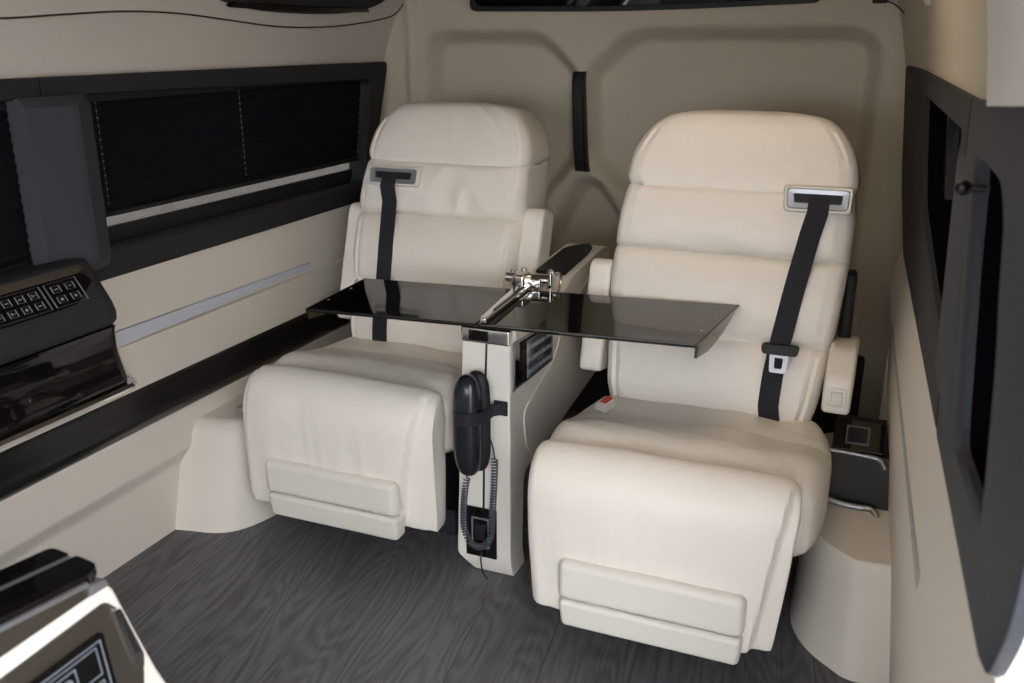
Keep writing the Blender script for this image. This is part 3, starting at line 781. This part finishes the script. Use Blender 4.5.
# coiled cord
cpath = smooth_path([(-.861, 1.822, .288), (-.864, 1.815, .262), (-.868, 1.812, .20), (-.866, 1.812, .155), (-.853, 1.812, .125), (-.831, 1.812, .113), (-.808, 1.812, .125), (-.795, 1.812, .155), (-.792, 1.812, .20), (-.790, 1.816, .26), (-.789, 1.822, .32), (-.791, 1.828, .350)], 40)
def coil(path, R, pitch, r, per=9):
    P = [Vector(p) for p in path]; L = [0]
    for a, b in zip(P, P[1:]): L.append(L[-1]+(b-a).length)
    n = int(L[-1]/pitch*per); pts = []; prev = None; Pa = np.array([list(p) for p in P])
    for i in range(n+1):
        d = L[-1]*i/n; c = Vector([float(np.interp(d, L, Pa[:, k])) for k in range(3)])
        c2 = Vector([float(np.interp(min(d+.002, L[-1]), L, Pa[:, k])) for k in range(3)]); c1 = Vector([float(np.interp(max(d-.002, 0), L, Pa[:, k])) for k in range(3)])
        tg = (c2-c1).normalized(); a = Vector((0, 1, 0)); a = (a-tg*a.dot(tg)).normalized(); b = tg.cross(a); ang = 2*PI*i/per
        pts.append(c+(a*math.cos(ang)+b*math.sin(ang))*R)
    return tube(pts, r, 6)
obj('coiled_cord', coil(cpath, .0070, .0072, .0020, 10), 'cord', ph)
obj('cord_lead', tube(smooth_path([(-.860, 1.815, .310), (-.861, 1.818, .300), (-.861, 1.822, .288)], 4), .0018, 6), 'black', ph)
obj('cord_lead', tube(smooth_path([(-.791, 1.828, .350), (-.796, 1.828, .38), (-.808, 1.828, .415)], 4), .0018, 6), 'black', ph)

# ------------------------------------------------------------------ folding table across the console
tb = thing('folding_table', 'glossy black two-leaf table unfolded across the console in front of both seats', 'table', (-.82, 1.95, .66))
def leaf(name, P, th=.009):
    bm = hexa([(x, y, z-th) for x, y, z in P]+list(P), .0025, 2); return obj(name, bm, 'gloss', tb, angle=30)
A = (-1.222, 1.731, .700); B = (-1.242, 2.026, .700); Cc = (-.299, 2.138, .700); D = (-.330, 1.806, .700)
mf = (-.808, 1.766, .700); mb = (-.810, 2.077, .700)
lf = leaf('table_leaf', [A, (mf[0]-.002, mf[1], mf[2]), (mb[0]-.002, mb[1], mb[2]), B])
rf = leaf('table_leaf', [(mf[0]+.002, mf[1], mf[2]), D, Cc, (mb[0]+.002, mb[1], mb[2])])
# hanging end lips, deepest in the middle
def lip(p, q, deep, out, par):
    p, q = Vector(p), Vector(q); rings = []
    for k in range(13):
        f = k/12; c = p.lerp(q, f); h = deep*(1-max(0, (f-.25)/.75)**2)*min(1, .75+f)
        rings.append([c+Vector((0, 0, -.002)), c+Vector((out*.006, 0, -.002)), c+Vector((out*.004, 0, -h)), c+Vector((-out*.001, 0, -h))])
    return obj('end_lip', loft(rings), 'bronze', par, angle=30)
lip((A[0]+.002, A[1], A[2]), (B[0]+.002, B[1], B[2]), .036, -1, lf)
lip((D[0]-.002, D[1], D[2]), (Cc[0]-.002, Cc[1], Cc[2]), .040, 1, rf)
for q, par in (((-1.214, 1.81, .700), lf), ((-1.219, 1.92, .700), lf), ((-.338, 1.90, .700), rf), ((-.328, 2.0, .700), rf)):
    obj('screw', cyl(q, (q[0], q[1], q[2]+.0015), .003, 12), 'silver', par)
# hinge arm in chrome lying over the joint
arm = [(-.826, 1.792, .703), (-.790, 1.792, .703), (-.812, 2.12, .703), (-.848, 2.12, .703)]
arm = [(-.800, 1.768, .701), (-.784, 1.768, .701), (-.800, 2.08, .701), (-.835, 2.08, .701)]
hb = obj('hinge_arm', hexa([(x, y, z) for x, y, z in arm]+[(x, y, z+.014) for x, y, z in arm], .004), 'chrome', tb)
obj('arm_slot', strap([(-.791, 1.83, .7175), (-.800, 1.96, .7175), (-.812, 2.07, .7175)], (1, 0, 0), .006, .0016), 'gloss', hb)
hk = obj('hinge_block', join(box(-.856, -.775, 2.085, 2.14, .700, .728, .007), cyl((-.872, 2.10, .722), (-.760, 2.105, .722), .013, 20), box(-.838, -.806, 2.05, 2.10, .712, .742, .007)), 'chrome', tb)
for xx, yy in ((-.865, 2.125), (-.845, 2.15), (-.772, 2.15), (-.762, 2.118)):
    obj('hinge_screw', join(cyl((xx, yy, .695), (xx, yy, .733), .009, 18), cyl((xx, yy, .733), (xx, yy, .737), .006, 12)), 'chrome', hk)
obj('hinge_clasp', tube(smooth_path([(-.780, 2.14, .715), (-.752, 2.15, .730), (-.738, 2.13, .718), (-.738, 2.11, .69)], 5), .004, 10), 'chrome', hk)
obj('table_post', box(-.86, -.80, 2.10, 2.17, .664, .70, .004), 'chrome', tb)

# ------------------------------------------------------------------ left wall control console
lc = thing('wall_control_console', 'dark grey control unit with keypad and glossy black bin on the left wall', 'console', (-1.62, 1.2, .53))
def round_end_loft(prof, y0, y1, rad, n=7, cxz=(-1.70, .69)):
    rings = [[(x, y0, z) for x, z in prof]]
    for k in range(n+1):
        a = PI/2*k/n; y = y1-rad+rad*math.sin(a); f = 1-math.cos(a); f *= .30
        rings.append([(x+(cxz[0]-x)*f, y, z+(cxz[1]-z)*f*.35) for x, z in prof])
    return loft(rings)
hood = [(-1.702, .826), (-1.66, .836), (-1.625, .839), (-1.608, .836), (-1.600, .830), (-1.576, .796), (-1.552, .762), (-1.540, .745), (-1.531, .724), (-1.532, .708), (-1.542, .699), (-1.56, .697), (-1.702, .697)]
obj('hood', round_end_loft([tuple(p) for p in hood], .45, 1.495, .05, cxz=(-1.70, .76)), 'charcoal', lc, angle=50)
binp = smooth_table([(-1.702, .698), (-1.556, .698), (-1.548, .68), (-1.548, .64), (-1.538, .60), (-1.530, .568), (-1.55, .556), (-1.702, .553)], 3)
obj('bin_door', round_end_loft([tuple(p) for p in binp], .45, 1.495, .04, cxz=(-1.70, .6)), 'gloss', lc, angle=50)
lipp = [(-1.702, .556), (-1.540, .558), (-1.522, .562), (-1.516, .555), (-1.528, .543), (-1.702, .530)]
obj('chrome_lip', round_end_loft(lipp, .45, 1.510, .04, cxz=(-1.70, .54)), 'chrome', lc, angle=30)
# keypad on the sloping face
ka = Vector((-1.600, 0, .830)); kb = Vector((-1.552, 0, .762)); kn = Vector((.068, 0, .048)).normalized()
def LP(u, v, d):   # u = y, v: 0 bottom .. 1 top
    p = kb.lerp(ka, v); p = p+kn*(.001+d); return (p.x, u, p.z)
pn = rpoly([(.50, .02), (1.385, .02), (1.452, .50), (1.445, .80), (.50, .80)], [.02, .05, .03, .03, .02])
kpn = obj('control_panel', prism(pn, lambda u, v, t: LP(u, v, t), -.004, .0015, .0), 'gloss', lc, smooth=False)
obj('chrome_brow', prism(rpoly([(.5, .80), (1.425, .80), (1.452, .92), (1.445, 1.02), (.5, 1.02)], .01), lambda u, v, t: LP(u, v, t), -.003, .003), 'chrome', kpn, smooth=False)
LPk = lambda u, v, d: LP(u, v, .0016+d)
for (a, b, c) in ((1.335, 1.418, 2), (1.185, 1.325, 4), (1.035, 1.175, 4)):
    obj('key_group', outline(lambda u, v, d: LPk(u, v, d), a, b, .08, .74, .0022), 'key', kpn, smooth=False)
    keypad_grid(kpn, LPk, a+.006, b-.006, .12, .70, 2, c, lw=.0018, fill=.62)

# ------------------------------------------------------------------ foreground console (faces the other way)
c2 = thing('armrest_console', 'cream armrest console with raised glossy black lid in the bottom left foreground', 'console', (-.85, .4, 0))
x0, x1 = -.880, -.782
side2 = rpoly([(.90, 0), (.86, .30), (.745, .515), (.712, .615), (.686, .697), (.60, .697), (-.30, .690), (-.30, 0)], [.02, .1, .06, .05, .012, .02, .01, .01])
obj('console_body', prism(side2, YZ, x0, x1, .006, 3, 50), 'plastic_cream', c2)
P2 = lambda u, v, d: (x1+d, u, v)   # u = y, v = z on the side facing the aisle
bo = rpoly([(.05, .43), (.69, .47), (.7165, .569), (.690, .660), (.672, .682), (.525, .677), (.05, .668)], [.02, .04, .03, .01, .008, .02, .02])
def sc2(k): return [(u+(.45-u)*k*.5, v+(.56-v)*k) for u, v in bo]
bz2 = obj('keypad_bezel', loft([[P2(u, v, -.003) for u, v in bo], [P2(u, v, .002) for u, v in bo], [P2(u, v, .003) for u, v in sc2(.02)], [P2(u, v, .001) for u, v in sc2(.06)]]), 'bronze_dark', c2, angle=30)
vf = rpoly([(.678, .667), (.688, .664), (.712, .585), (.710, .567), (.700, .572)], .004)
vt = obj('side_vent', prism(vf, lambda u, v, t: P2(u, v, t), .001, .006), 'chrome', bz2, smooth=False)
vs_ = obj('vent_slot', prism([(.686, .654), (.690, .652), (.706, .592), (.700, .594)], lambda u, v, t: P2(u, v, t), .005, .0072), 'black', bz2, smooth=False)
kp2 = obj('keypad', prism(rpoly([(.10, .44), (.672, .48), (.6675, .560), (.658, .652), (.10, .648)], .005), lambda u, v, t: P2(u, v, t), .002, .006), 'gloss', bz2, smooth=False)
KP2 = lambda u, v, d: P2(u-.10*(v-.65), v, .0062+d)
obj('key_frame', outline(KP2, .12, .652, .450, .645, .0014), 'key', kp2, smooth=False)
for r in range(4):
    v1_ = .639-.046*r; v0_ = v1_-.038
    obj('key_row', outline(KP2, .14, .644, v0_, v1_, .0012), 'key', kp2, smooth=False)
    for c in range(8):
        u0 = .612-.042*c-.026
        obj('key', join(outline(KP2, u0, u0+.026, v0_+.008, v1_-.007, .0014), cyl(KP2(u0+.013, (v0_+v1_)/2, 0), KP2(u0+.013, (v0_+v1_)/2, .003), .005, 12)), 'key', kp2, smooth=False)
def lidpt(x, y, t): return (x, y, .718+(.68-y)*.13+t)
band = [(x0+.006, -.3), (x1-.004, -.3), (x1-.004, .668), (x1-.014, .676), (x0+.016, .676), (x0+.006, .668)]
bm = prism(band, XY, .60, .61)
for v in bm.verts: v.co.z = .690 if v.co.z < .605 else lidpt(v.co.x, v.co.y, -.006)[2]
obj('lid_band', bm, 'bronze_dark', c2)
obj('lid', prism(rpoly([(-.833, -.3), (x1+.001, -.3), (x1+.001, .660), (-.795, .682), (-.833, .688)], [.001, .001, .012, .01, .006]), lambda u, v, t: lidpt(u, v, t), -.006, .005, .003, 2, 50), 'gloss', c2)
obj('lid_flap', prism(rpoly([(-.872, -.3), (-.838, -.3), (-.838, .684), (-.872, .688)], [.001, .001, .006, .010]), lambda u, v, t: lidpt(u, v, t), -.006, .007, .003, 2, 50), 'gloss', c2)
obj('lid_edge', strap([lidpt(x1+.003, -.3, -.004), lidpt(x1+.003, .650, -.004)], (0, 0, 1), .006, .004), 'silver', c2)
obj('lid_joint', strap([lidpt(-.8355, -.3, .004), lidpt(-.8355, .680, .004)], (1, 0, 0), .005, .004), 'silver', c2)
obj('corner_cap', prism(rpoly([(.655, .698), (.682, .698), (.678, .708), (.658, .712)], .003), YZ, x1-.02, x1+.001, .002, 2, 50), 'silver', c2)

# ------------------------------------------------------------------ power box on the right wheel arch
pb = thing('power_socket_box', 'glossy black storage box with chrome trims on the right wheel arch cover', 'box', (.02, 2.2, .25))
obj('box_body', hexa([(-.056, 2.085, .258), (.10, 2.085, .258), (.10, 2.34, .258), (-.056, 2.34, .258), (-.056, 2.10, .385), (.10, 2.10, .385), (.10, 2.34, .385), (-.056, 2.34, .385)], .004), 'knob', pb)
tp_ = lambda u, v, t: (u, 2.100+v*.85-t*.5, .388+v*.75+t)
lidp = obj('socket_panel', prism(rrect(-.055, .060, .002, .070, .004), tp_, -.03, .004, .001), 'gloss', pb)
obj('socket_frame', loft([[tp_(u, v, t) for u, v in rrect(-.024-k, .020+k, .018-k, .052+k, .003)] for k, t in ((.004, .003), (.004, .0065), (0, .0065), (0, .004))], cap=False), 'frame_dim', lidp)
obj('socket_cover', prism(rrect(-.024, .020, .018, .052, .003), tp_, .003, .0055), 'black', lidp)
obj('chrome_trim', tube(smooth_path([(-.058, 2.096, .388), (.03, 2.096, .384), (.052, 2.092, .380), (.064, 2.075, .366)], 5), .0055, 10), 'silver', pb)
obj('chrome_trim', tube(smooth_path([(-.058, 2.072, .276), (-.02, 2.066, .270), (.02, 2.066, .268), (.045, 2.066, .268), (.062, 2.046, .258)], 5), .0075, 10), 'silver', pb)

# ------------------------------------------------------------------ small fittings
gh = thing('grab_handle', 'long black vertical handle on the rear wall between the seats', 'handle', (-.975, 2.99, .87))
hp = smooth_path([(-.984, 2.992, 1.19), (-.982, 2.978, 1.16), (-.974, 2.966, 1.06), (-.968, 2.966, .96), (-.966, 2.980, .885), (-.966, 2.996, .868)], 6)
rings = []
for i, p in enumerate(hp):
    f = i/(len(hp)-1); w = .020+.004*f
    rings.append([(p.x+u, p.y+v, p.z) for u, v in rrect(-w, w, -.012, .022, .008, 3)])
g = obj('handle_body', loft(rings), 'black', gh)
obj('edge_bead', tube([(p.x+.017, p.y-.0125, p.z) for p in hp], .003, 8), 'gloss', gh)

kn_ = thing('coat_hook', 'small round black knob on the grey post beside the right window', 'hook', (.06, 1.25, 1.125))
xk = rx(1.25, 1.125)+.012
obj('knob', tube([(xk-.046+.020*k/10, 1.25, 1.125) for k in range(11)], [.0095*math.sqrt(max(.01, 1-(k/5-1)**2)) for k in range(11)], 20), 'knob', kn_)
obj('knob_stem', cyl((xk-.030, 1.25, 1.125), (xk-.006, 1.25, 1.125), .0045, 16), 'knob', kn_)

tag(obj('ceiling_button', join(cyl((.038, 2.30, 1.385), (.02, 2.30, 1.380), .022, 28), cyl((.021, 2.30, 1.380), (.017, 2.30, 1.379), .018, 28)), 'liner', loc=(.03, 2.3, 1.38)), 'small round cream cap high on the wall above the right window', 'cap')
tag(obj('wire_clip', join(box(-.110, -.070, 2.955, 2.985, 1.388, 1.41, .004), tube(smooth_path([(-.075, 2.965, 1.395), (-.045, 2.93, 1.380), (-.012, 2.88, 1.350), (-.004, 2.86, 1.352), (0, 2.84, 1.38)], 6), .002, 8)), 'black', loc=(-.07, 2.96, 1.38)), 'small black clip with thin wire at the top right corner of the rear wall', 'clip')

# overhead vent in the headliner
ov = thing('overhead_vent', 'long oval black vent and reading lamp in the upper left headliner', 'vent', (-1.58, 2.4, 1.40))
def VP(u, v, d):   # u along y, v up the slope
    z = 1.362+v*.82; return (up_x(z)+.012+d*.9, u, z-d*.4)
vo = []
for k in range(40):
    a = 2*PI*k/40; u = 2.40+.47*math.copysign(abs(math.cos(a))**.75, math.cos(a)); v = .095+.095*math.copysign(abs(math.sin(a))**1.0, math.sin(a)); vo.append((u, v))
def sv(k, kk): return [(2.40+(u-2.40)*k, .095+(v-.095)*kk) for u, v in vo]
vb = obj('vent_body', loft([[VP(u, v, -.01) for u, v in vo], [VP(u, v, .008) for u, v in sv(.99, .97)], [VP(u, v, .018) for u, v in sv(.93, .84)], [VP(u, v, .012) for u, v in sv(.86, .70)], [VP(u, v, .010) for u, v in sv(.5, .3)]]), 'charcoal', ov)
obj('vent_slat', prism(rpoly([(2.05, .020), (2.40, .014), (2.75, .024), (2.73, .036), (2.40, .030), (2.07, .034)], .004), lambda u, v, t: VP(u, v, t), .010, .022), 'gloss', ov)

# grey seat bracket by the left wall
tag(obj('seat_bracket', box(-1.60, -1.500, 1.90, 1.925, .312, .330, .006), 'silver', loc=(-1.56, 1.88, .30)), 'small grey metal bracket sticking out beside the left seat above the wheel arch cover', 'bracket')

# ------------------------------------------------------------------ outdoors: ground (through the glass and the doorway) and an added light blocker
gd = obj('ground', box(-40, 40, -40, 40, -.58, -.55), 'asphalt', smooth=False); gd['kind'] = 'structure'

struct('light_blocker_outside', box(4.2, 4.6, -6, 9, -.55, 2.0), 'blocker_grey', smooth=False)  # unseen slab, added to darken the level daylight entering by the side door
# ------------------------------------------------------------------ light
w = bpy.data.worlds.new('sky'); C.world = w; w.use_nodes = True
nt = w.node_tree; bg = nt.nodes['Background']
bg.inputs[0].default_value = (.935, .96, 1.0, 1); bg.inputs[1].default_value = 9.4

def area(name, loc, rot, sx, sy, energy, col):
    l = bpy.data.lights.new(name, 'AREA'); l.shape = 'RECTANGLE'; l.size = sx; l.size_y = sy; l.energy = energy; l.color = col
    o = bpy.data.objects.new(name, l); COL.objects.link(o); o.location = loc; o.rotation_euler = rot; return o
# warm ceiling lamp strip of the cabin (out of frame)
area('ceiling_lamp', (-.35, 1.75, 1.68), (0, 0, 0), .5, .4, 2.6, (1, .78, .54))

# ------------------------------------------------------------------ camera
cam = bpy.data.cameras.new('camera'); co = bpy.data.objects.new('camera', cam); COL.objects.link(co)
F = 925.; vx, vy = 910., 36.
d = Vector(((vx-512)/F, -(vy-341.5)/F, -1)).normalized(); zz_ = Vector((0, -d.z, d.y)).normalized(); xx_ = d.cross(zz_)
from mathutils import Matrix
R = Matrix((xx_, d, zz_))     # rows: world axes in camera space
co.matrix_world = Matrix.Translation((0, 0, 1.3)) @ R.to_4x4()
cam.sensor_width = 36; cam.lens = F/1024*36; cam.clip_start = .02
cam.dof.use_dof = True; cam.dof.focus_distance = 2.4; cam.dof.aperture_fstop = 5.6
C.camera = co
C.view_settings.view_transform = 'Standard'; C.view_settings.look = 'None'; C.view_settings.gamma = 1; C.view_settings.use_curve_mapping = False
C.view_settings.exposure = 0.0
